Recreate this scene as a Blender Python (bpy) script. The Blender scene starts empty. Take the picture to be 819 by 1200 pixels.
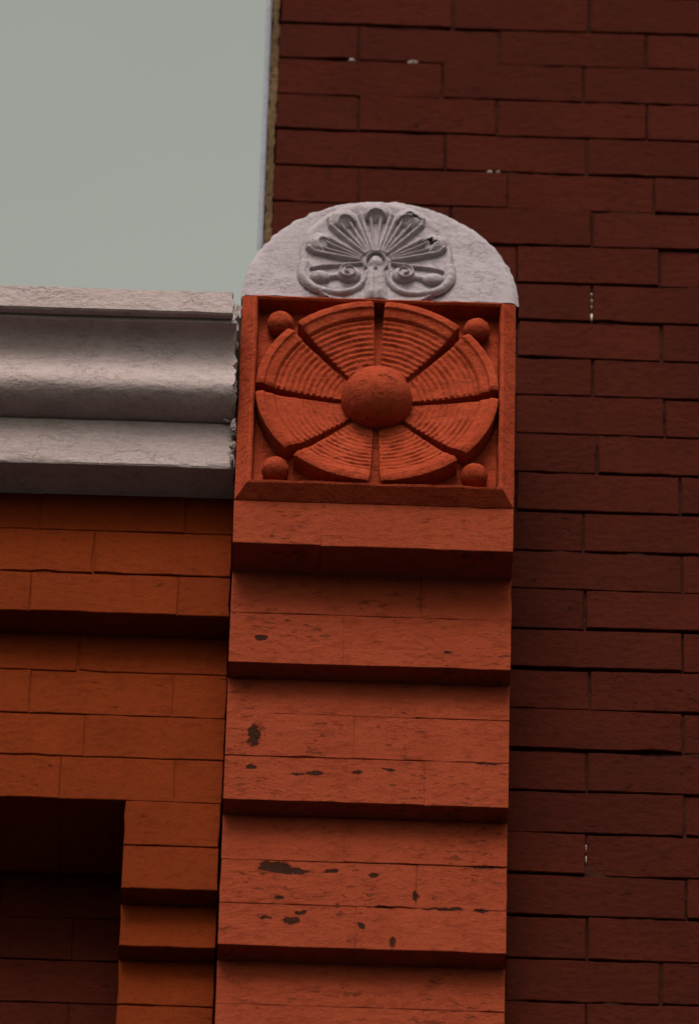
import bpy, bmesh, math, random
import numpy as np
from mathutils import Vector, Matrix, noise

random.seed(7)
S = bpy.context.scene
COL = S.collection
R = math.radians

# ------------------------------------------------------------------ camera, sky, sun, exposure
cam_d = bpy.data.cameras.new("camera")
cam = bpy.data.objects.new("camera", cam_d); COL.objects.link(cam)
_r = Vector((0.999487522, -0.024201493, 0.020951858))
_u = Vector((-0.031743153, -0.664869276, 0.746284944))
_f = Vector((0.004130963, 0.746567568, 0.665296777))
M = Matrix((( _r.x, _u.x, -_f.x, -0.0891657), (_r.y, _u.y, -_f.y, -9.5336863), (_r.z, _u.z, -_f.z, -8.7234526), (0, 0, 0, 1)))
cam.matrix_world = M
cam_d.sensor_fit = 'VERTICAL'; cam_d.sensor_height = 36.0; cam_d.sensor_width = 36.0
cam_d.lens = 10000.0 / 1200.0 * 36.0
cam_d.clip_start = 0.1; cam_d.clip_end = 6000
cam_d.dof.use_dof = True; cam_d.dof.focus_distance = 12.75; cam_d.dof.aperture_fstop = 4.5
S.camera = cam
S.cycles.diffuse_bounces = 1

SUN_EL, SUN_AZ = 53.0, -8.0            # azimuth measured from the viewer's side (-Y) towards -X
W = bpy.data.worlds.new("World"); S.world = W; W.use_nodes = True
nt = W.node_tree; nt.nodes.clear()
sky = nt.nodes.new('ShaderNodeTexSky'); sky.sky_type = 'NISHITA'; sky.sun_disc = False
sky.sun_elevation = R(SUN_EL); sky.sun_rotation = R(180.0 - SUN_AZ)
sky.air_density = 1.0; sky.dust_density = 6.0; sky.ozone_density = 1.0
hs = nt.nodes.new('ShaderNodeHueSaturation'); hs.inputs['Saturation'].default_value = 0.10
tint = nt.nodes.new('ShaderNodeMix'); tint.data_type = 'RGBA'; tint.blend_type = 'MULTIPLY'; tint.inputs[0].default_value = 1.0
tint.inputs[7].default_value = (1.02, 1.06, 0.91, 1)
bg = nt.nodes.new('ShaderNodeBackground'); bg.inputs['Strength'].default_value = 0.118
wo = nt.nodes.new('ShaderNodeOutputWorld')
L = nt.links.new
L(sky.outputs[0], hs.inputs['Color']); L(hs.outputs[0], tint.inputs[6]); tc = nt.nodes.new('ShaderNodeTexCoord'); cn = nt.nodes.new('ShaderNodeTexNoise'); cn.inputs['Scale'].default_value = 9.0; cn.inputs['Detail'].default_value = 4
mr = nt.nodes.new('ShaderNodeMapRange'); mr.inputs['From Min'].default_value = 0.3; mr.inputs['From Max'].default_value = 0.7; mr.inputs['To Min'].default_value = 0.93; mr.inputs['To Max'].default_value = 1.07
cl = nt.nodes.new('ShaderNodeVectorMath'); cl.operation = 'SCALE'
L(tc.outputs['Generated'], cn.inputs['Vector']); L(cn.outputs['Fac'], mr.inputs['Value'])          # thin even overcast
L(tint.outputs[2], cl.inputs[0]); L(mr.outputs['Result'], cl.inputs['Scale']); L(cl.outputs[0], bg.inputs['Color']); L(bg.outputs[0], wo.inputs[0])

sun_d = bpy.data.lights.new("sun", 'SUN'); sun_d.energy = 1.85; sun_d.angle = R(30); sun_d.color = (1.0, 0.95, 0.90)
sun = bpy.data.objects.new("sun", sun_d); COL.objects.link(sun)
sv = Vector((math.sin(R(SUN_AZ)) * math.cos(R(SUN_EL)), -math.cos(R(SUN_AZ)) * math.cos(R(SUN_EL)), math.sin(R(SUN_EL))))
sun.rotation_euler = sv.to_track_quat('Z', 'Y').to_euler()
sun.location = (-2, -8, 8)

S.view_settings.view_transform = 'Standard'; S.view_settings.look = 'None'
S.view_settings.exposure = 0.45; S.view_settings.gamma = 1.0; S.view_settings.use_curve_mapping = False

GROUND_Z = -10.35

# ------------------------------------------------------------------ materials
def N(t, kind, **kw):
    n = t.nodes.new(kind)
    for k, v in kw.items(): setattr(n, k, v)
    return n

def math_n(t, op, a, b=None, clamp=False):
    n = t.nodes.new('ShaderNodeMath'); n.operation = op; n.use_clamp = clamp
    for i, v in enumerate((a, b)):
        if v is None: continue
        if isinstance(v, (int, float)): n.inputs[i].default_value = v
        else: t.links.new(v, n.inputs[i])
    return n.outputs[0]

def noise_n(t, vec, scale, detail=4, rough=0.55, stretch=None):
    if stretch:
        mp = t.nodes.new('ShaderNodeMapping'); mp.inputs['Scale'].default_value = stretch
        t.links.new(vec, mp.inputs[0]); vec = mp.outputs[0]
    n = t.nodes.new('ShaderNodeTexNoise'); n.inputs['Scale'].default_value = scale
    n.inputs['Detail'].default_value = detail; n.inputs['Roughness'].default_value = rough
    t.links.new(vec, n.inputs['Vector'])
    return n.outputs['Fac']

def ramp(t, fac, lo, hi):
    n = t.nodes.new('ShaderNodeMapRange'); n.interpolation_type = 'SMOOTHSTEP'
    n.inputs['From Min'].default_value = lo; n.inputs['From Max'].default_value = hi
    t.links.new(fac, n.inputs['Value']); return n.outputs['Result']

def mix(t, fac, a, b):
    n = t.nodes.new('ShaderNodeMix'); n.data_type = 'RGBA'
    for i, v in ((0, fac), (6, a), (7, b)):
        if isinstance(v, (int, float)): n.inputs[i].default_value = v
        elif isinstance(v, tuple): n.inputs[i].default_value = (*v, 1)
        else: t.links.new(v, n.inputs[i])
    return n.outputs[2]

def masonry(name, base, dark, lite, grain=0.0012, grain_scale=260, wave=0.0015, flecks=0.0, fleck_col=None, chips=(), chip_col=(0.03, 0.02, 0.015), rough=0.85, piece_var=0.0, flake=0.0, spec=0.03):
    """painted or bare masonry: mottled colour, grain, shallow pits and bare patches with a shape of their own"""
    m = bpy.data.materials.new(name); m.use_nodes = True
    t = m.node_tree; t.nodes.clear()
    out = N(t, 'ShaderNodeOutputMaterial'); bs = N(t, 'ShaderNodeBsdfPrincipled')
    bs.inputs['Roughness'].default_value = rough
    bs.inputs['Specular IOR Level'].default_value = spec
    t.links.new(bs.outputs[0], out.inputs[0])
    pos = N(t, 'ShaderNodeNewGeometry').outputs['Position']
    big = noise_n(t, pos, 9, 5)
    mid = noise_n(t, pos, 55, 5, 0.6, (1, 1, 1.8))
    fine = noise_n(t, pos, grain_scale, 4, 0.7)
    c = mix(t, ramp(t, big, 0.3, 0.7), base, lite)
    c = mix(t, math_n(t, 'MULTIPLY', ramp(t, mid, 0.45, 0.75), 0.6), c, dark)
    c = mix(t, math_n(t, 'MULTIPLY', ramp(t, fine, 0.45, 0.72), 0.45), c, dark)
    if piece_var:
        rnd = N(t, 'ShaderNodeObjectInfo').outputs['Random']
        c = mix(t, math_n(t, 'MULTIPLY', rnd, piece_var), c, dark)
    h = math_n(t, 'ADD', math_n(t, 'MULTIPLY', fine, grain), math_n(t, 'MULTIPLY', mid, wave))
    fc = fleck_col or dark
    if flecks:
        f1 = noise_n(t, pos, 1.0, 6, 0.68, (42, 60, 140))
        gate = ramp(t, noise_n(t, pos, 12, 4), 0.50, 0.60)
        fm = math_n(t, 'MULTIPLY', ramp(t, f1, 0.66 - 0.08 * flecks, 0.69 - 0.08 * flecks), gate)
        c = mix(t, math_n(t, 'MULTIPLY', fm, 0.55), c, fc)
        h = math_n(t, 'SUBTRACT', h, math_n(t, 'MULTIPLY', fm, 0.0024))
    if flake:
        f2 = noise_n(t, pos, 1.0, 6, 0.62, (34, 34, 62))
        g2 = ramp(t, noise_n(t, pos, 16, 3), 0.40, 0.60)
        h = math_n(t, 'ADD', h, math_n(t, 'MULTIPLY', math_n(t, 'MULTIPLY', ramp(t, f2, 0.50, 0.53), g2), flake))
        f3 = noise_n(t, pos, 1.0, 6, 0.7, (70, 70, 150))
        fm = ramp(t, f3, 0.70, 0.74)
        c = mix(t, math_n(t, 'MULTIPLY', fm, 0.35), c, fc)
        h = math_n(t, 'SUBTRACT', h, math_n(t, 'MULTIPLY', fm, 0.001))
    if chips:
        sx = N(t, 'ShaderNodeSeparateXYZ'); t.links.new(pos, sx.inputs[0])
        w1 = math_n(t, 'MULTIPLY', math_n(t, 'SUBTRACT', noise_n(t, pos, 100, 6, 0.72, (0.55, 1, 1.5)), 0.5), 3.0)
        wx = math_n(t, 'MULTIPLY', math_n(t, 'SUBTRACT', noise_n(t, pos, 70, 4, 0.7), 0.5), 0.022)
        wz = math_n(t, 'MULTIPLY', math_n(t, 'SUBTRACT', noise_n(t, pos, 83, 4, 0.7), 0.5), 0.014)
        px_, pz_ = math_n(t, 'ADD', sx.outputs[0], wx), math_n(t, 'ADD', sx.outputs[2], wz)
        best = None
        for (cx, cz, rx, rz) in chips:
            dx = math_n(t, 'DIVIDE', math_n(t, 'SUBTRACT', px_, cx), rx)
            dz = math_n(t, 'DIVIDE', math_n(t, 'SUBTRACT', pz_, cz), rz)
            d = math_n(t, 'ADD', math_n(t, 'MULTIPLY', dx, dx), math_n(t, 'MULTIPLY', dz, dz))
            best = d if best is None else math_n(t, 'MINIMUM', best, d)
        v = math_n(t, 'ADD', best, w1)
        cm = math_n(t, 'SUBTRACT', 1.0, ramp(t, v, 0.65, 1.2))
        c = mix(t, cm, c, chip_col)
        h = math_n(t, 'SUBTRACT', h, math_n(t, 'MULTIPLY', cm, 0.003))
    bp = N(t, 'ShaderNodeBump'); bp.inputs['Strength'].default_value = 1.0; bp.inputs['Distance'].default_value = 1.0
    t.links.new(h, bp.inputs['Height'])
    t.links.new(c, bs.inputs['Base Color']); t.links.new(bp.outputs[0], bs.inputs['Normal'])
    return m

CHIPS = [(-0.1608, -0.4249, 0.0090, 0.0052), (0.1162, -0.4434, 0.0062, 0.0027), (-0.1671, -0.5866, 0.0090, 0.0203), (0.1764, -0.6262, 0.0224, 0.0024), (-0.0747, -0.6535, 0.0138, 0.0037), (-0.0119, -0.6509, 0.0073, 0.0037), (-0.0997, -0.6578, 0.0110, 0.0024), (-0.1692, -0.6459, 0.0073, 0.0037), (0.0320, -0.6442, 0.0091, 0.0024), (-0.1303, -0.8075, 0.0252, 0.0102), (-0.1050, -0.8135, 0.0252, 0.0065), (-0.0465, -0.8119, 0.0097, 0.0040), (0.0136, -0.8175, 0.0071, 0.0049), (-0.1226, -0.8632, 0.0071, 0.0040), (-0.0907, -0.8908, 0.0081, 0.0040), (-0.1040, -0.9073, 0.0108, 0.0074), (-0.1402, -0.9023, 0.0081, 0.0027), (-0.0020, -0.9127, 0.0050, 0.0049), (0.0445, -0.9427, 0.0046, 0.0102), (0.1180, -0.8765, 0.0270, 0.0037), (0.0309, -0.8762, 0.0135, 0.0024), (0.1715, -0.8775, 0.0099, 0.0037), (0.1832, -0.7957, 0.0229, 0.0024), (0.0766, -0.8535, 0.0036, 0.0119)]

M_pil = masonry("pilaster_paint", (0.190, 0.0310, 0.0125), (0.108, 0.016, 0.006), (0.215, 0.0365, 0.0155), wave=0.0030, flecks=1.0, fleck_col=(0.06, 0.02, 0.012), chips=CHIPS, chip_col=(0.026, 0.0075, 0.004), piece_var=0.12)
M_tile = masonry("terracotta_paint", (0.250, 0.0335, 0.0130), (0.125, 0.0165, 0.0062), (0.30, 0.045, 0.0195), grain=0.0024, grain_scale=210, wave=0.0024, rough=0.9, flecks=0.5, fleck_col=(0.05, 0.014, 0.008))
M_left = masonry("orange_brick_paint", (0.120, 0.0170, 0.0032), (0.076, 0.0100, 0.002), (0.140, 0.0205, 0.0037), flecks=0.25, fleck_col=(0.05, 0.015, 0.008), piece_var=0.25)
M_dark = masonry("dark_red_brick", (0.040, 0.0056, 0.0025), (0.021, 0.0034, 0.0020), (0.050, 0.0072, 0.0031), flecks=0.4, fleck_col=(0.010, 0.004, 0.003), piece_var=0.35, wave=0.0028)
M_mortar = masonry("dark_mortar", (0.024, 0.0058, 0.0035), (0.012, 0.0035, 0.0025), (0.032, 0.008, 0.0045), grain=0.0015, grain_scale=180)
M_white = masonry("white_paint", (0.312, 0.233, 0.233), (0.235, 0.165, 0.145), (0.335, 0.255, 0.260), grain=0.0012, wave=0.0030, flake=0.0009, fleck_col=(0.13, 0.085, 0.055), rough=0.7)
M_ante = masonry("white_paint_on_plaster", (0.300, 0.240, 0.265), (0.20, 0.152, 0.152), (0.330, 0.268, 0.298), grain=0.0012, wave=0.0020, flake=0.0010, fleck_col=(0.2, 0.16, 0.14), rough=0.7,
    chips=[(0.0045, 0.3965, 0.008, 0.0025), (0.0440, 0.3760, 0.0075, 0.0035), (0.0535, 0.3700, 0.007, 0.0035), (0.0770, 0.3240, 0.004, 0.005), (0.0830, 0.3180, 0.006, 0.0035)], chip_col=(0.012, 0.010, 0.009))  # broken holes at the lobe tips, their inner darkness painted near black
M_buff = masonry("buff_mortar", (0.080, 0.045, 0.024), (0.030, 0.016, 0.009), (0.115, 0.066, 0.035), grain=0.003, grain_scale=150, wave=0.003)
M_lime = masonry("lime_mortar", (0.55, 0.42, 0.36), (0.35, 0.25, 0.2), (0.6, 0.5, 0.45))
M_fringe = masonry("grey_lavender_fringe", (0.21, 0.20, 0.235), (0.16, 0.15, 0.17), (0.23, 0.22, 0.26), rough=0.6)  # pale colour fringe where wall meets sky, painted on a strip
M_seal = masonry("old_sealant", (0.26, 0.19, 0.17), (0.05, 0.03, 0.025), (0.36, 0.28, 0.27), grain=0.002, wave=0.004)
M_crack = masonry("gap_dark_brown", (0.030, 0.018, 0.014), (0.015, 0.01, 0.008), (0.04, 0.025, 0.018))
M_ground = masonry("asphalt", (0.05, 0.049, 0.047), (0.035, 0.034, 0.033), (0.06, 0.058, 0.055), grain=0.002, grain_scale=120)
M_pave = masonry("bluestone_pavement", (0.055, 0.055, 0.058), (0.04, 0.04, 0.042), (0.07, 0.07, 0.072))
M_roof = masonry("roof_felt", (0.08, 0.08, 0.08), (0.05, 0.05, 0.05), (0.1, 0.1, 0.1))

# ------------------------------------------------------------------ helpers
def link_mesh(name, me, mat, parent=None, smooth=False):
    o = bpy.data.objects.new(name, me); COL.objects.link(o)
    if mat is not None: me.materials.append(mat)
    if smooth:
        me.polygons.foreach_set('use_smooth', [True] * len(me.polygons))
    if parent is not None: o.parent = parent
    return o

def from_bm(name, bm, mat, parent=None, smooth=False):
    bmesh.ops.recalc_face_normals(bm, faces=bm.faces)
    me = bpy.data.meshes.new(name); bm.to_mesh(me); bm.free()
    return link_mesh(name, me, mat, parent, smooth)

def thing(name, label, cat, loc=(0, 0, 0), group=None):
    o = bpy.data.objects.new(name, None); COL.objects.link(o); o.location = loc
    o.empty_display_size = 0.05
    o['label'] = label; o['category'] = cat
    if group: o['group'] = group
    return o

def box_bm(x0, x1, y0, y1, z0, z1, bm=None):
    bm = bm or bmesh.new()
    v = [bm.verts.new((x, y, z)) for x in (x0, x1) for y in (y0, y1) for z in (z0, z1)]
    for f in ((0, 1, 3, 2), (4, 6, 7, 5), (0, 4, 5, 1), (2, 3, 7, 6), (0, 2, 6, 4), (1, 5, 7, 3)):
        bm.faces.new([v[i] for i in f])
    return bm

def brick_mesh(name, x0, x1, yf, yb, z0, z1, mat, parent, rag=0.0012, bev=0.0018, tilt=0.0008, rag_end=1.0):
    """one brick: ragged arris all round the front face, chamfered edge, deep body behind"""
    n = max(3, int((x1 - x0) / 0.022)); m = 3
    ring = []
    for i in range(n): ring.append((x0 + (x1 - x0) * i / n, z0, 0, -1))
    for i in range(m): ring.append((x1, z0 + (z1 - z0) * i / m, 1, 0))
    for i in range(n): ring.append((x1 - (x1 - x0) * i / n, z1, 0, 1))
    for i in range(m): ring.append((x0, z1 - (z1 - z0) * i / m, -1, 0))
    cx, cz = (x0 + x1) / 2, (z0 + z1) / 2
    a, b = random.uniform(-tilt, tilt), random.uniform(-tilt, tilt); off = random.uniform(-tilt, tilt)
    bm = bmesh.new(); rings = [[], [], []]
    for (x, z, nx, nz) in ring:
        j = noise.noise((x * 31.7 + 3.1, yf * 9, z * 41.3)) * rag + random.uniform(-0.25, 0.25) * rag
        j -= max(0, noise.noise((x * 23.3 + 7.7, yf * 31, z * 61.0)) - 0.32) * rag * 5
        dep = off + a * (x - cx) / max(0.05, (x1 - x0)) * 2 + b * (z - cz) / 0.04
        if nx: j *= rag_end
        px, pz = x + nx * j, z + nz * j
        bx = px + (cx - px) / abs(cx - px + 1e-9) * bev if True else px
        bz = pz + (cz - pz) / abs(cz - pz + 1e-9) * bev if True else pz
        # the inner ring pulls in towards the middle on both axes
        ix = min(max(px, x0 + bev), x1 - bev); iz = min(max(pz, z0 + bev), z1 - bev)
        if nx: ix = px - nx * (bev if rag_end > .5 else .00015)
        if nz: iz = pz - nz * bev
        rings[0].append(bm.verts.new((px, yb, pz)))
        rings[1].append(bm.verts.new((px, yf + bev * 0.8 + dep, pz)))
        rings[2].append(bm.verts.new((ix, yf + dep, iz)))
    k = len(ring)
    for r in (0, 1):
        for i in range(k):
            bm.faces.new((rings[r][i], rings[r][(i + 1) % k], rings[r + 1][(i + 1) % k], rings[r + 1][i]))
    bm.faces.new(rings[2]); bm.faces.new(list(reversed(rings[0])))
    return from_bm(name, bm, mat, parent)

# ------------------------------------------------------------------ ground
def sheet(name, pts, z, mat):
    me = bpy.data.meshes.new(name); me.from_pydata([(x, y, z) for x, y in pts], [], [tuple(range(len(pts)))])
    o = link_mesh(name, me, mat); o['kind'] = 'structure'; return o
sheet("ground", [(-2500, -2500), (2500, -2500), (2500, 2500), (-2500, 2500)], GROUND_Z, M_ground)
pv = from_bm("pavement", box_bm(-30, 30, -3.2, 3.0, GROUND_Z + 0.004, GROUND_Z + 0.13), M_pave); pv['kind'] = 'structure'

# ------------------------------------------------------------------ right-hand dark brick wall
YW = 0.24
Z0, DZ = 0.9640, 0.07998
EDGE = -0.171                                   # wall's free end, hidden lower down by the pilaster
wall = thing("brick_wall", "tall dark red brick wall with sunken joints, rising behind the orange pilaster to the sky", "brick wall", (0.5, YW, GROUND_Z))
wall_inv = -Vector(wall.location)
def put(o, t):                                   # keep world-space vertices under an Empty placed at its base
    o.location = -Vector(t.location); return o
JOINTS = {0: [-0.0416, 0.1854, 0.4224], 1: [0.0951, 0.3206], 2: [-0.0385, 0.1828, 0.4220], 3: [0.1019, 0.3259], 4: [-0.0352, 0.2015, 0.4339], 5: [0.112, 0.335],
 6: [-0.02, 0.2174, 0.4415], 7: [0.112, 0.3353], 8: [0.0, 0.2176, 0.445], 9: [0.112, 0.3363], 10: [0.0, 0.2174, 0.4484], 11: [0.112, 0.3452], 12: [0.0, 0.2186, 0.4730],
 13: [0.112, 0.3233], 14: [0.0, 0.205, 0.4740], 15: [0.112, 0.3263], 16: [0.0, 0.204, 0.4745], 17: [0.112, 0.3331], 18: [0.0, 0.206, 0.4750], 19: [0.112, 0.3297], 20: [0.0, 0.204, 0.477],
 21: [0.112, 0.3288], 22: [0.0, 0.204, 0.477], 23: [0.112, 0.3317]}
XR = 1.02
for i in range(-4, 28):
    zb = Z0 - DZ * i; zt = zb + DZ
    js = list(JOINTS.get(i, [0.0, 0.21, 0.44] if i % 2 == 0 else [0.11, 0.33]))
    while js[-1] < XR - 0.12: js.append(js[-1] + 0.2175 + random.uniform(-0.006, 0.006))
    xs = [EDGE if i < 10 else -0.1] + js + [XR]
    gap_h = random.uniform(0.0036, 0.0056)       # bed joint
    for a, b in zip(xs[:-1], xs[1:]):
        gv = random.choice([0.0028, 0.0034, 0.0044, 0.006])
        dz = random.uniform(-0.0008, 0.0008)
        put(brick_mesh("brick", a + gv / 2, b - gv / 2, YW + random.uniform(-0.0015, 0.0015), YW + 0.10, zb + dz, zt - gap_h + dz, M_dark, wall, rag=0.0014, bev=0.0012, tilt=0.0014), wall)
# body with the mortar that shows in the joints
b = box_bm(EDGE + 0.004, 3.4, YW + 0.009, 6.0, GROUND_Z + 0.134, 3.2)
put(from_bm("mortar", b, M_mortar, wall), wall)
V, F = [], []; mx = int((XR - EDGE) / .006); mz = int(2.45 / .006)
for i in range(mx + 1):
    for k in range(mz + 1):
        x = EDGE + .006 + (XR - EDGE - .008) * i / mx; z = -1.12 + 2.45 * k / mz
        q = .5 + .5 * noise.noise((x * 16, 2.2, z * 16)) + .35 * noise.noise((x * 70, 5.2, z * 70))
        V.append((x, YW + .0076 - .0052 * min(1, max(0, q * 1.5 - .35)), z))
for i in range(mx):
    for k in range(mz): a = i * (mz + 1) + k; F.append((a, a + mz + 1, a + mz + 2, a + 1))
me = bpy.data.meshes.new("bed_mortar"); me.from_pydata(V, [], F)
o = put(link_mesh("bed_mortar", me, M_mortar, wall), wall); o['kind'] = 'stuff'
# the wall carries on above, below and to the right of what the picture shows
for nm, ex in (("brickwork", (XR, 3.4, YW + 0.001, YW + 0.0085, GROUND_Z + 0.14, 3.2)), ("brickwork", (EDGE + 0.004, XR - 0.002, YW + 0.001, YW + 0.0085, Z0 + DZ * 5 - 0.002 + 0.006, 3.2)), ("brickwork", (0.22, XR - 0.002, YW + 0.001, YW + 0.0085, GROUND_Z + 0.14, Z0 - DZ * 27 - 0.006))):
    x0, x1, y0, y1, z0, z1 = ex
    bm = bmesh.new()
    nrow = int((z1 - z0) / DZ)
    for r in range(nrow):
        x = x0 - (0.11 if r % 2 else 0)
        while x < x1 - 0.01:
            xa, xb = max(x, x0), min(x + 0.2175, x1)
            if xb - xa > 0.02: box_bm(xa + 0.002, xb - 0.002, y0, y1, z0 + r * DZ, z0 + (r + 1) * DZ - 0.006, bm)
            x += 0.2175
    o = put(from_bm(nm, bm, M_dark, wall), wall); o['kind'] = 'stuff'
# rough buff mortar daubed down the free end
def rough_strip(name, x0, x1, yf, yb, z0, z1, mat, parent, amp, nz, nx=4, bulge=0.0):
    V, F = [], []
    for k in range(nz + 1):
        z = z0 + (z1 - z0) * k / nz
        for j in range(nx + 3):
            jj = min(max(j - 1, 0), nx); s = jj / nx
            e = noise.noise((z * 60, s * 2.2, x0 * 7)) * amp
            x = x0 + (x1 - x0) * s + (e * 1.2 if j in (0, 1, nx + 1, nx + 2) else e * .5)
            y = yb if j in (0, nx + 2) else yf - bulge * math.sin(math.pi * s) + noise.noise((z * 85, s * 3 + 9, 1.0)) * amp
            V.append((x, y, z))
    w = nx + 3
    for k in range(nz):
        for j in range(w - 1):
            a = k * w + j; F.append((a, a + 1, a + w + 1, a + w))
    F.append(tuple(range(w))); F.append(tuple(reversed(range(nz * w, nz * w + w))))
    me = bpy.data.meshes.new(name); me.from_pydata(V, [], F)
    return link_mesh(name, me, mat, parent)
put(rough_strip("edge_mortar", EDGE - 0.0105, EDGE + 0.0005, YW + 0.002, YW + 0.12, 0.30, 3.2, M_buff, wall, 0.0028, 700), wall)
put(rough_strip("edge_fringe", EDGE - 0.0215, EDGE - 0.0125, YW + 0.010, YW + 0.13, 0.28, 3.2, M_fringe, wall, 0.0002, 120, 6, 0.002), wall)  # added strip, stands in for the soft lavender fringe against the sky
# pale crumbs of old mortar left in a few joints
def lump(name, c, s, mat, parent, seed=0, sub=2, amp=0.45):
    bm = bmesh.new(); bmesh.ops.create_icosphere(bm, subdivisions=sub, radius=1)
    for v in bm.verts:
        k = 1 + amp * noise.noise(v.co * 1.7 + Vector((seed * 3.1, seed, 0)))
        v.co = Vector((c[0] + v.co.x * s[0] * k, c[1] + v.co.y * s[1] * k, c[2] + v.co.z * s[2] * k))
    return from_bm(name, bm, mat, parent)
crumbs = [(0.3353, 0.4135, .0018, .008), (0.3350, 0.434, .0013, .004), (0.3356, 0.447, .0016, .004), (0.3349, 0.461, .0015, .003), (0.329, -0.664, .0013, .006), (0.3293, -0.686, .0012, .007),
          (0.046, 0.9625, .008, .0025), (-0.052, 0.9625, .006, .002), (0.172, 0.7225, .005, .002), (0.186, 0.7225, .004, .0016)]
for k, (x, z, sx, sz) in enumerate(crumbs):
    put(lump("mortar_crumb", (x, YW + 0.004, z), (sx, 0.005, sz), M_lime, wall, k), wall)

# ------------------------------------------------------------------ left corbelled wall (orange)
left = thing("corbelled_wall", "orange painted brick wall with stepped courses and a sunken dark panel, below the white cornice", "brick wall", (-1.0, 0.26, GROUND_Z))
XL = -1.5; XE = -0.2107
def lrow(yf, yb, zb, zt, xs, mat=M_left, gh=0.0020, rag=0.0017, gv=0.0014):
    for a, b_ in zip(xs[:-1], xs[1:]):
        put(brick_mesh("brick", a + gv / 2, b_ - gv / 2, yf + random.uniform(-0.0008, 0.0008), yb, zb, zt - gh, mat, left, rag=rag, bev=0.0011, tilt=0.0006), left)
def fill_left(js):
    js = sorted(js)
    while js[0] - XL > 0.12: js.insert(0, js[0] - 0.215 - random.uniform(-0.006, 0.006))
    return [XL] + js + [XE]
lrow(.09, .20, -0.2000, -0.1185, fill_left([-0.2825]))
lrow(.09, .20, -0.2850, -0.2000, fill_left([-0.417]))
lrow(.09, .23, -0.3640, -0.2850, fill_left([-0.2888]), gh=0.003)
lrow(.14, .25, -0.4365, -0.3640, fill_left([-0.4329]))
lrow(.14, .25, -0.5210, -0.4365, fill_left([-0.2905]))
lrow(.14, .25, -0.6020, -0.5210, fill_left([-0.4191]))
lrow(.14, .345, -0.6850, -0.6020, fill_left([-0.4509, -0.2823]), gh=0.003)
XP = -0.3535                                           # right-hand edge of the sunken panel
lrow(.14, .34, -0.7690, -0.6850, [XP, -0.2125])
lrow(.14, .34, -0.8512, -0.7690, [XP, -0.2125])
lrow(.175, .34, -0.9300, -0.8512, [XP, -0.2125])
lrow(.21, .34, -1.0120, -0.9300, [XP, -0.2125]); lrow(.21, .34, -1.0940, -1.0120, [XP, -0.2125]); lrow(.21, .34, -1.1760, -1.0940, [XP, -0.2125])
for k in range(7):                                     # courses at the back of the sunken panel, recess shade put into their dark colour
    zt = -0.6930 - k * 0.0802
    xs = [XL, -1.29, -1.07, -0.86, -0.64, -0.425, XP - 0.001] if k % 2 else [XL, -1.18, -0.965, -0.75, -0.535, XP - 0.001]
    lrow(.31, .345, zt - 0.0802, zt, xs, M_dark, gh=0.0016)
put(from_bm("mortar", box_bm(XL, -0.2125, .0925, .24, -0.3635, -0.10), M_left, left), left)
put(from_bm("mortar", box_bm(XL + .001, -0.2128, .1425, .24, -0.6835, -0.3632), M_left, left), left)
put(from_bm("mortar", box_bm(XP + 0.004, -0.2130, .2125, .345, -3.0, -0.684), M_left, left), left)
put(from_bm("mortar", box_bm(XL + .002, XP + 0.0035, .3125, .3445, -3.0, -0.686), M_dark, left), left)  # panel joints, same shade-darkened colour as the courses there
put(from_bm("wall_core", box_bm(XL - 2, -0.2132, .346, 5.8, GROUND_Z + 0.134, 0.10), M_left, left), left)

# ------------------------------------------------------------------ white cornice on the left
corn = thing("cornice", "peeling white moulded cornice running left from the rosette tile, bright sky above it", "cornice", (-0.8, 0.09, -0.13))
def extrude_profile(name, prof, x0, x1, mat, nx=60, wob=0.0, end_rag=0.0, smooth=True):
    """prof: closed outline (y, z); swept along X with slight unevenness; the right end is broken and ragged"""
    dense = []
    for (ya, za), (yb_, zb_) in zip(prof, prof[1:] + prof[:1]):
        k = max(1, int(math.hypot(yb_ - ya, zb_ - za) / .009)) if max(ya, yb_) < .1 else 1
        dense += [(ya + (yb_ - ya) * q / k, za + (zb_ - za) * q / k) for q in range(k)]
    prof = dense
    V, F = [], []; n = len(prof)
    xs = [x0 + (x1 - x0) * (i / nx) for i in range(nx + 1)]
    for i, x in enumerate(xs):
        for k, (y, z) in enumerate(prof):
            dx = 0
            if i == nx: dx = noise.noise((y * 55, z * 60, 2.0)) * end_rag
            w = noise.noise((x * 9, z * 30, y * 30)) * wob
            w2 = noise.noise((x * 23, z * 70, y * 30 + 5)) * wob * .6
            V.append((x + dx, y + w, z + w2))
    for i in range(nx):
        for k in range(n):
            a = i * n + k; b_ = i * n + (k + 1) % n
            F.append((a, b_, b_ + n, a + n))
    F.append(tuple(range(n))); F.append(tuple(reversed(range(nx * n, nx * n + n))))
    me = bpy.data.meshes.new(name); me.from_pydata(V, [], F); me.validate()
    bm = bmesh.new(); bm.from_mesh(me); bmesh.ops.recalc_face_normals(bm, faces=bm.faces); bm.to_mesh(me); bm.free()
    o = link_mesh(name, me, mat, corn)
    if smooth:
        for p in me.polygons: p.use_smooth = True
        try: me.set_sharp_from_angle(angle=R(38))
        except Exception: pass
    return put(o, corn)
CX0 = -3.2
extrude_profile("corona", [(.60, .154), (-.066, .1515), (-.070, .149), (-.070, .107), (-.067, .1045), (-.058, .1045), (-.056, .106), (.60, .108)], CX0, -0.2225, M_white, 420, 0.0012, 0.006)
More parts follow.
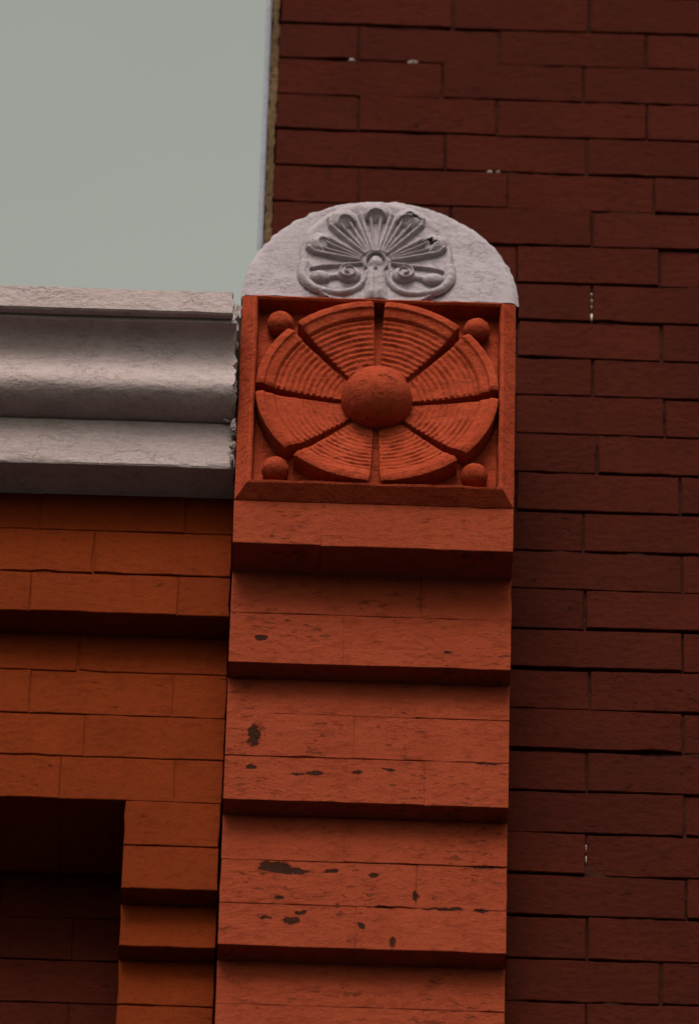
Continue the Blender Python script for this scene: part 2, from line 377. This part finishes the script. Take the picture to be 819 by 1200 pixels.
cym = [(.30, .1055), (-.0545, .1055), (-.0545, .0985), (-.0500, .0965), (-.0420, .0950), (-.0310, .0890), (-.0235, .0790), (-.0195, .0670), (-.0190, .0550), (-.0210, .0430), (-.0245, .0310), (-.0285, .0190), (-.0320, .0080), (-.0342, -.0010), (-.0345, -.0095), (-.0322, -.0170), (-.0265, -.0240), (-.0180, -.0300), (-.0080, -.0345), (.0020, -.0372), (.012, -.0385), (.30, -.0385)]
extrude_profile("cyma_moulding", cym, CX0, -0.2160, M_white, 420, 0.0022, 0.010)
extrude_profile("bed_slab", [(.30, -.0400), (.020, -.0400), (.0180, -.0420), (.0180, -.1280), (.0200, -.1305), (.092, -.1290), (.30, -.1290)], CX0, -0.2115, M_white, 420, 0.0011, 0.005)

put(from_bm("gap_filler", box_bm(-0.2200, -0.2095, .04, .30, -0.128, 0.20), M_crack, corn), corn)  # dark brown box closing the gap between cornice and tile
random.seed(21)
for k in range(26):                                    # crumbling sealant in the gap beside the tile
    z = 0.185 - k * 0.0125 + random.uniform(-.004, .004)
    if random.random() < 0.42: continue
    put(lump("sealant_lump", (-0.2165 + random.uniform(-.004, .003), .006 + random.uniform(-.012, .02), z), (random.uniform(.0025, .0055), random.uniform(.004, .010), random.uniform(.005, .0125)), M_seal if random.random() < .7 else M_white, corn, k + 3, 3, 0.55), corn)
def shard(c, w, h, ang, mat, parent, yaw=0.4):
    bm = bmesh.new(); n = 7; ringf, ringb = [], []
    for i in range(n):
        a = i / n * 2 * math.pi; rr = random.uniform(.65, 1.15)
        x, z = math.cos(a) * w * rr, math.sin(a) * h * rr
        xr, zr = x * math.cos(ang) - z * math.sin(ang), x * math.sin(ang) + z * math.cos(ang)
        y = xr * yaw + 0.15 * abs(zr)
        ringf.append(bm.verts.new((c[0] + xr, c[1] + y, c[2] + zr))); ringb.append(bm.verts.new((c[0] + xr, c[1] + y + .0015, c[2] + zr)))
    bm.faces.new(ringf); bm.faces.new(list(reversed(ringb)))
    for i in range(n): bm.faces.new((ringf[i], ringb[i], ringb[(i + 1) % n], ringf[(i + 1) % n]))
    return put(from_bm("paint_flake", bm, mat, parent), parent)
for (x, y, z, w, h, a) in ((-0.2180, -.030, .150, .004, .012, .3), (-0.2250, -.045, .146, .005, .007, -.5), (-0.2140, -.012, .166, .003, .016, -.25), (-0.2150, -.02, .126, .003, .012, .1), (-0.2145, .0, .02, .003, .014, .1), (-.2150, .0, -.055, .003, .016, -.1), (-.222, .01, -.04, .009, .004, .2)):
    shard((x, y, z), w, h, a, M_white, corn)

# ------------------------------------------------------------------ brick pilaster
pil = thing("brick_pilaster", "flaking orange-red brick pilaster stepping back course by course below the rosette tile", "pilaster", (0, 0.15, GROUND_Z))
HW = 0.209
def prow(yf, zb, zt, joints, gh=0.0016, yb=None, rag=0.0014, seam=0.00008):
    xs = [-HW] + joints + [HW]
    for k, (a, b_) in enumerate(zip(xs[:-1], xs[1:])):
        ga = 0 if k == 0 else seam; gb = 0 if k == len(xs) - 2 else seam
        put(brick_mesh("brick", a + ga, b_ - gb, yf + random.uniform(-.0006, .0006), yb or yf + .14, zb + random.uniform(-.0012, .0004) - (.003 if yf == 0 and k else 0), zt - gh * .6, M_pil, pil, rag=rag, bev=0.0006 if seam < .0002 else .0009, tilt=0.0003, rag_end=0.05 if seam < .0002 else 1.0), pil)
prow(0.0, -0.2940, -0.2105, [-0.0775], gh=0.001, seam=.0003)
S1, S2, S3, S4 = .065, .100, .135, .170
prow(S1, -0.3760, -0.2945, [0.0739], seam=.0004); prow(S1, -0.4735, -0.3760, [-0.04])
prow(S2, -0.5417, -0.4740, [0.07]); prow(S2, -0.6242, -0.5417, [-0.02]); prow(S2, -0.7092, -0.6242, [0.085])
prow(S3, -0.7937, -0.7097, [-0.03]); prow(S3, -0.8756, -0.7937, [0.0775], seam=.0003); prow(S3, -0.9550, -0.8756, [-0.01])
prow(S4, -1.0360, -0.9555, [0.06]); prow(S4, -1.1170, -1.0360, [-0.04]); prow(S4, -1.1980, -1.1170, [0.06])
for (yf, zb, zt) in ((S1, -0.473, -0.295), (S2, -0.7085, -0.4735), (S3, -0.9545, -0.709), (S4, -1.197, -0.955)):
    put(from_bm("joint_filler", box_bm(-HW + .003, HW - .003, yf + .0024, yf + .16, zb, zt), M_pil, pil), pil)
put(from_bm("pilaster_shaft", box_bm(-HW + .002, HW - .002, .172, YW + .03, GROUND_Z + 0.134, -1.1985), M_pil, pil), pil)
put(from_bm("core", box_bm(-HW + .0015, HW - .0015, .12, YW + .02, -0.293, 0.2085), M_pil, pil), pil)

# ------------------------------------------------------------------ rosette tile
tile = thing("rosette_tile", "square terracotta block with a ribbed eight-petal rosette round a domed boss", "terracotta tile", (0, 0.0, -0.209))
RID = 0.187; YR = -0.022; YP = 0.010
def frame():
    bm = bmesh.new(); n = 40
    def ring(h, y, amp):
        vs = []
        cs = [(-h, -h), (h, -h), (h, h), (-h, h)]
        for k in range(4):
            a, b_ = cs[k], cs[(k + 1) % 4]
            for i in range(n):
                s = i / n; x = a[0] + (b_[0] - a[0]) * s; z = a[1] + (b_[1] - a[1]) * s
                q = noise.noise((x * 40, y * 50, z * 40)) * amp
                vs.append(bm.verts.new((x + q, y + noise.noise((x * 40, 7, z * 40)) * amp, z + q)))
        return vs
    rings = [ring(HW - .0005, .11, 0), ring(HW, .001, .0006), ring(HW - .002, -.0015, .0009), ring(RID + .004, YR + .0015, .0011), ring(RID + .001, YR, .0011), ring(RID - .002, YR + .003, .0011), ring(RID - .005, YP + .002, .0008)]
    for a, b_ in zip(rings[:-1], rings[1:]):
        k = len(a)
        for i in range(k): bm.faces.new((a[i], a[(i + 1) % k], b_[(i + 1) % k], b_[i]))
    return bm
put(from_bm("frame", frame(), M_tile, tile), tile)
V, F = [], []; n = 60
for i in range(n + 1):
    for j in range(n + 1):
        x = -RID + 2 * RID * i / n; z = -RID + 2 * RID * j / n
        V.append((x, YP + noise.noise((x * 60, 0, z * 60)) * .0016, z))
for i in range(n):
    for j in range(n): a = i * (n + 1) + j; F.append((a, a + n + 1, a + n + 2, a + 1))
me = bpy.data.meshes.new("panel"); me.from_pydata(V, [], F)
put(link_mesh("panel", me, M_tile, tile, True), tile)
R1, R0 = 0.1835, 0.046
def petal(k):
    a0 = R(90 - 45 * k - 45); a1 = R(90 - 45 * k)
    na, nr = 30, 150
    seed = k * 3.7
    P = {}; V, F = [], []
    for j in range(nr + 1):
        t = j / nr; r = R0 + (R1 - R0) * t
        gap = 0.0040 + 0.0042 * max(0, (r - .07) / .114) + 0.0014 * max(0, (r - .16) / .0235) ** 2
        for i in range(na + 1):
            s = i / na
            lo, hi = a0 + math.asin(gap / r), a1 - math.asin(gap / r)
            th = lo + (hi - lo) * s
            x, z = r * math.cos(th), r * math.sin(th)
            # dished field with concentric ribs, then a stepped rim
            dish = -0.0205 * max(0, (r - .05) / .105) ** 1.15 + .006
            edge = min(1, min(s, 1 - s) / .05)
            if r < .1535:
                ph = (r - .060) / .0090 * 2 * math.pi + 0.5 * noise.noise((x * 25, z * 25, seed))
                amp = .00115 * (0.8 + 0.9 * noise.noise((x * 55, z * 55, 3 + seed))) * min(1, max(0, (r - .058) / .01))
                y = dish - amp * math.cos(ph) * min(1, edge * 1.5)
                y -= 0.0012 * (1 - edge)                       # raised side bead
            elif r < .1570: y = -.0142 - .0048 * (r - .1535) / .0035
            elif r < .1690: y = -.0190 - .0035 * (r - .157) / .012
            elif r < .1715: y = -.0225 - .0035 * (r - .169) / .0025
            else: y = -.0260 + .0016 * max(0, (r - .1765) / .007) ** 2
            y += noise.noise((x * 110, z * 110, seed)) * .0009
            y += .0025 * (1 - min(1, min(s, 1 - s) / .012)) 
            V.append((x, y, z))
    w = na + 1
    for j in range(nr):
        for i in range(na):
            a = j * w + i; F.append((a, a + 1, a + w + 1, a + w))
    # skirt down to the panel
    border = [j * w for j in range(nr + 1)] + [nr * w + i for i in range(1, na + 1)] + [j * w + na for j in range(nr - 1, -1, -1)] + [i for i in range(na - 1, 0, -1)]
    base = len(V)
    for b_ in border: V.append((V[b_][0], YP + .004, V[b_][2]))
    m = len(border)
    for i in range(m): F.append((border[i], border[(i + 1) % m], base + (i + 1) % m, base + i))
    me = bpy.data.meshes.new("petal"); me.from_pydata(V, [], F)
    bm = bmesh.new(); bm.from_mesh(me); bmesh.ops.recalc_face_normals(bm, faces=bm.faces); bm.to_mesh(me); bm.free()
    o = link_mesh("petal", me, M_tile, tile, True)
    me.set_sharp_from_angle(angle=R(50))
    return put(o, tile)
for k in range(8): petal(k)
def dome(name, c, r, squash, parent, seed, amp=.0012, mat=None):
    bm = bmesh.new(); bmesh.ops.create_uvsphere(bm, u_segments=48, v_segments=28, radius=1)
    for v in bm.verts:
        k = 1 + amp / r * (noise.noise(v.co * 2.3 + Vector((seed, 0, 0))) + .15 * noise.noise(v.co * 5 + Vector((seed, 3, 0))))
        v.co = Vector((c[0] + v.co.x * r * k, c[1] + v.co.y * r * squash * k, c[2] + v.co.z * r * k))
    return put(from_bm(name, bm, mat or M_tile, parent, True), parent)
dome("domed_boss", (0, .000, 0), .0535, .98, tile, 1)
for k, (x, z) in enumerate(((-.1495, .1495), (.1495, .1475), (-.1495, -.1495), (.1490, -.1505))):
    dome("corner_boss", (x, -.002, z), .0205, 1.0, tile, 4 + k * 2, .0007)

# ------------------------------------------------------------------ white antefix with a shell palmette
ante = thing("antefix", "white half-round crest with a raised shell palmette, standing on the rosette tile", "ornament", (0, 0.03, 0.2105))
ZB = 0.2105
def half_disc(name, cx, cz, r, zmin, yf, yb, edge, mat, nrag=0.0, nseg=120, nrings=40, smooth=False, lip=0.0):
    """disc cut off flat at zmin; rounded rim; slightly uneven face"""
    V, F = [], []; th0 = math.asin(max(-1, (zmin - cz) / r)); A0, A1 = th0, math.pi - th0
    for j in range(nrings + 1):
        for i in range(nseg + 1):
            th = A0 + (A1 - A0) * i / nseg
            t = j / nrings
            rr = r + noise.noise((th * 14, cx, 1)) * nrag + noise.noise((th * 45, cx, 4)) * nrag * .5
            ex, ez = cx + rr * math.cos(th), max(zmin, cz + rr * math.sin(th))
            # interpolate from a base point straight below the rim point, so the flat side stays flat
            bx, bz = cx + (ex - cx) * t, zmin + (ez - zmin) * t
            d = (1 - t) * r
            y = yf + (edge - math.sqrt(max(0, edge * edge - (edge - d) ** 2)) if d < edge else 0)
            y += noise.noise((bx * 28, bz * 28, 2)) * .0016 + noise.noise((bx * 90, bz * 90, 5)) * .0007
            y -= lip * math.exp(-((d - .006) / .0035) ** 2) - lip * .8 * (1 - math.exp(-(d / .025) ** 2))
            V.append((bx, y, bz))
    w = nseg + 1
    for j in range(nrings):
        for i in range(nseg): a = j * w + i; F.append((a, a + 1, a + w + 1, a + w))
    rim = [nrings * w + i for i in range(nseg + 1)]; base = len(V)
    for k in rim: V.append((V[k][0], yb, V[k][2]))
    for i in range(nseg): F.append((rim[i], rim[i + 1], base + i + 1, base + i))
    fl = len(V)                                        # flat underside
    for i in range(nseg + 1): V.append((V[i][0], yb, V[i][2]))
    for i in range(nseg): F.append((i, i + 1, fl + i + 1, fl + i))
    F.append(tuple(range(base, base + nseg + 1)))
    me = bpy.data.meshes.new(name); me.from_pydata(V, [], F); me.validate()
    bm = bmesh.new(); bm.from_mesh(me); bmesh.ops.remove_doubles(bm, verts=bm.verts, dist=1e-5); bmesh.ops.recalc_face_normals(bm, faces=bm.faces); bm.to_mesh(me); bm.free()
    o = link_mesh(name, me, mat, ante, True); me.set_sharp_from_angle(angle=R(50))
    return put(o, ante)
half_disc("backplate", 0, ZB, .2100, ZB + .0005, 0.0, .085, .004, M_ante, .0036)
half_disc("rim_lip", 0.0012, ZB + .0006, .2125, ZB + .0008, .006, .060, .003, M_ante, .0028)
MCX, MCZ, MR = -.0065, .2945, .1175
half_disc("medallion", MCX, MCZ, MR, .2058, -.0060, .02, .0025, M_ante, .0012, lip=.0028)
YM = -.0045
def relief(name, hf, x0, x1, z0, z1, step=.0009):
    """height-field patch standing on the medallion; cells below its surface are dropped"""
    xs = np.arange(x0, x1, step); zs = np.arange(z0, z1, step)
    X, Z = np.meshgrid(xs, zs, indexing='ij'); Hh = hf(X, Z)
    keep = Hh > -.0004
    idx = -np.ones(X.shape, int); V, F = [], []
    def vid(i, j):
        if idx[i, j] < 0:
            idx[i, j] = len(V)
            x, z = X[i, j], Z[i, j]
            V.append((x, YM - max(Hh[i, j], -.004) + noise.noise((x * 120, z * 120, 3)) * .0006, z))
        return idx[i, j]
    for i in range(len(xs) - 1):
        for j in range(len(zs) - 1):
            if keep[i, j] or keep[i + 1, j] or keep[i, j + 1] or keep[i + 1, j + 1]:
                F.append((vid(i, j), vid(i + 1, j), vid(i + 1, j + 1), vid(i, j + 1)))
    me = bpy.data.meshes.new(name); me.from_pydata(V, [], F)
    return put(link_mesh(name, me, M_ante, ante, True), ante)
def seg(X, Z, pts, w, hgt):
    """rounded ridge along a polyline; w and hgt may run from start to end"""
    best = np.full(X.shape, -.005); n = len(pts) - 1
    for k in range(n):
        (ax, az), (bx, bz) = pts[k], pts[k + 1]
        dx, dz = bx - ax, bz - az; l2 = dx * dx + dz * dz
        t = np.clip(((X - ax) * dx + (Z - az) * dz) / l2, 0, 1)
        d = np.hypot(X - ax - t * dx, Z - az - t * dz); g = (k + t) / n
        ww = w[0] + (w[1] - w[0]) * g; hh = hgt[0] + (hgt[1] - hgt[0]) * g
        best = np.maximum(best, hh * (1 - (d / ww) ** 2))
    return np.maximum(best, -.005)
def ell(X, Z, cx, cz, rx, rz, hgt, ang=0):
    c, s = math.cos(ang), math.sin(ang)
    u = ((X - cx) * c + (Z - cz) * s) / rx; v = (-(X - cx) * s + (Z - cz) * c) / rz
    q = 1 - u * u - v * v
    return np.where(q > 0, hgt * np.sqrt(np.maximum(q, 0)), -.005)
BX, BZ = -.0067, .2800
def smax(a, b_, k=.0015):
    h = np.clip(.5 + .5 * (a - b_) / k, 0, 1)
    return b_ * (1 - h) + a * h + k * h * (1 - h)
def lobe(tx, tz, wid, ln, hood):
    ang = math.atan2(tz - BZ, tx - BX); D = math.hypot(tx - BX, tz - BZ)
    ca, sa = math.cos(ang), math.sin(ang)
    def loc(u, v): return (BX + ca * u - sa * v, BZ + sa * u + ca * v)
    def hf(X, Z):
        h = seg(X, Z, [loc(.02, 0), loc(D * .6, 0), loc(D, 0)], (.006, wid * .95), (.0012, .0030))    # body of the flute
        h = smax(h, ell(X, Z, *loc(D, 0), ln, wid, hood, ang), .003)                                    # bulging hood of the tip
        h = h - np.maximum(0, ell(X, Z, *loc(D - ln * .98, 0), ln * .95, wid * .66, hood * .55, ang))  # hollow below it
        for sgn in (-1, 1):
            h = smax(h, seg(X, Z, [loc(.026, sgn * .0048), loc(D * .55, sgn * wid * .52), loc(D - ln * .1, sgn * wid * .92), loc(D + ln * .50, sgn * wid * .72)], (.0030, .0060), (.0056, .0105)))
            h = smax(h, seg(X, Z, [loc(.026, sgn * .0016), loc(D * .55, sgn * wid * .17), loc(D - ln * .30, sgn * wid * .34)], (.0022, .0034), (.0050, .0085)))
        return h
    r = D + ln + .004
    pts = [loc(.02, -wid), loc(.02, wid), loc(r, -wid * 1.2), loc(r, wid * 1.2)]
    relief("shell_lobe", hf, min(p[0] for p in pts) - .003, max(p[0] for p in pts) + .003, min(p[1] for p in pts) - .003, max(p[1] for p in pts) + .003)
lobe(-.0088, .3830, .0250, .0215, .0170)
lobe(-.0605, .3670, .0230, .0210, .0165)
lobe(.0440, .3720, .0230, .0210, .0165)
lobe(-.0955, .3155, .0200, .0210, .0155)
lobe(.0820, .3205, .0200, .0210, .0155)
def spiral(cx, cz, r0, r1, turns, a0, sgn):
    return [(cx + (r0 + (r1 - r0) * i / 40) * math.cos(a0 + sgn * turns * 2 * math.pi * i / 40), cz + (r0 + (r1 - r0) * i / 40) * math.sin(a0 + sgn * turns * 2 * math.pi * i / 40)) for i in range(41)]
def curve(pts, k=6):
    out = []
    for i in range(len(pts) - 1):
        p = [Vector(pts[max(0, min(len(pts) - 1, i + o))]) for o in (-1, 0, 1, 2)]
        for j in range(k):
            t = j / k
            q = .5 * (2 * p[1] + (p[2] - p[0]) * t + (2 * p[0] - 5 * p[1] + 4 * p[2] - p[3]) * t * t + (3 * p[1] - p[0] - 3 * p[2] + p[3]) * t ** 3)
            out.append((q.x, q.y))
    return out + [pts[-1]]
def scroll(mx):
    # left one is given; the right one mirrors it about the stem with the small differences of the casting
    f = (lambda p: p) if mx == 0 else (lambda p: (-.0105 - p[0] + .0, p[1] + .0015))
    P = lambda L_: [f(p) for p in L_]
    c1 = f((-.0480, .2545)); c2 = f((-.0925, .2465))
    rim = P([(-.1165, .2760), (-.1170, .2500), (-.1030, .2290), (-.0800, .2190), (-.0560, .2175), (-.0360, .2265), (-.0240, .2440), (-.0205, .2610)]); rim = curve(rim)
    top = P([(-.1060, .2640), (-.0860, .2695), (-.0600, .2730), (-.0290, .2780)])
    sp = spiral(*c1, .0150, .0040, 1.5, math.pi * .5, 1 if mx == 0 else -1)
    def hf(X, Z):
        h = ell(X, Z, *c1, .0190, .0165, .0115)
        h = smax(h, seg(X, Z, sp, (.0030, .0025), (.0125, .0155)), .001)
        h = smax(h, ell(X, Z, *c2, .0175, .0120, .0115))
        h = smax(h, seg(X, Z, [c2, c1], (.0070, .0070), (.0060, .0060)))
        h = smax(h, seg(X, Z, rim, (.0085, .0045), (.0060, .0055)))
        return smax(h, seg(X, Z, top, (.0038, .0030), (.0075, .0060)))
    xs = [p[0] for p in rim + top]
    relief("scroll", hf, min(xs) - .009, max(xs) + .009, ZB - .003, .288)
scroll(0); scroll(1)
def stem(X, Z):
    h = ell(X, Z, BX, .2780, .0115, .0150, .0130)
    h = smax(h, seg(X, Z, [(BX, .2750), (BX + .0008, .2060)], (.0150, .0190), (.0090, .0090)))
    h = h - np.maximum(0, seg(X, Z, [(BX, .262), (BX + .001, .205)], (.0040, .0050), (.0035, .0035)))
    arch = [(BX + .0165 * math.cos(a), .2760 + .0225 * math.sin(a)) for a in np.linspace(-.35, math.pi + .35, 25)]
    h = smax(h, seg(X, Z, arch, (.0030, .0030), (.0105, .0105)), .0008)
    return h * np.clip((Z - .2065) / .012, 0, 1) ** .5 - .0002
relief("stem", stem, BX - .026, BX + .026, ZB - .0035, .304)
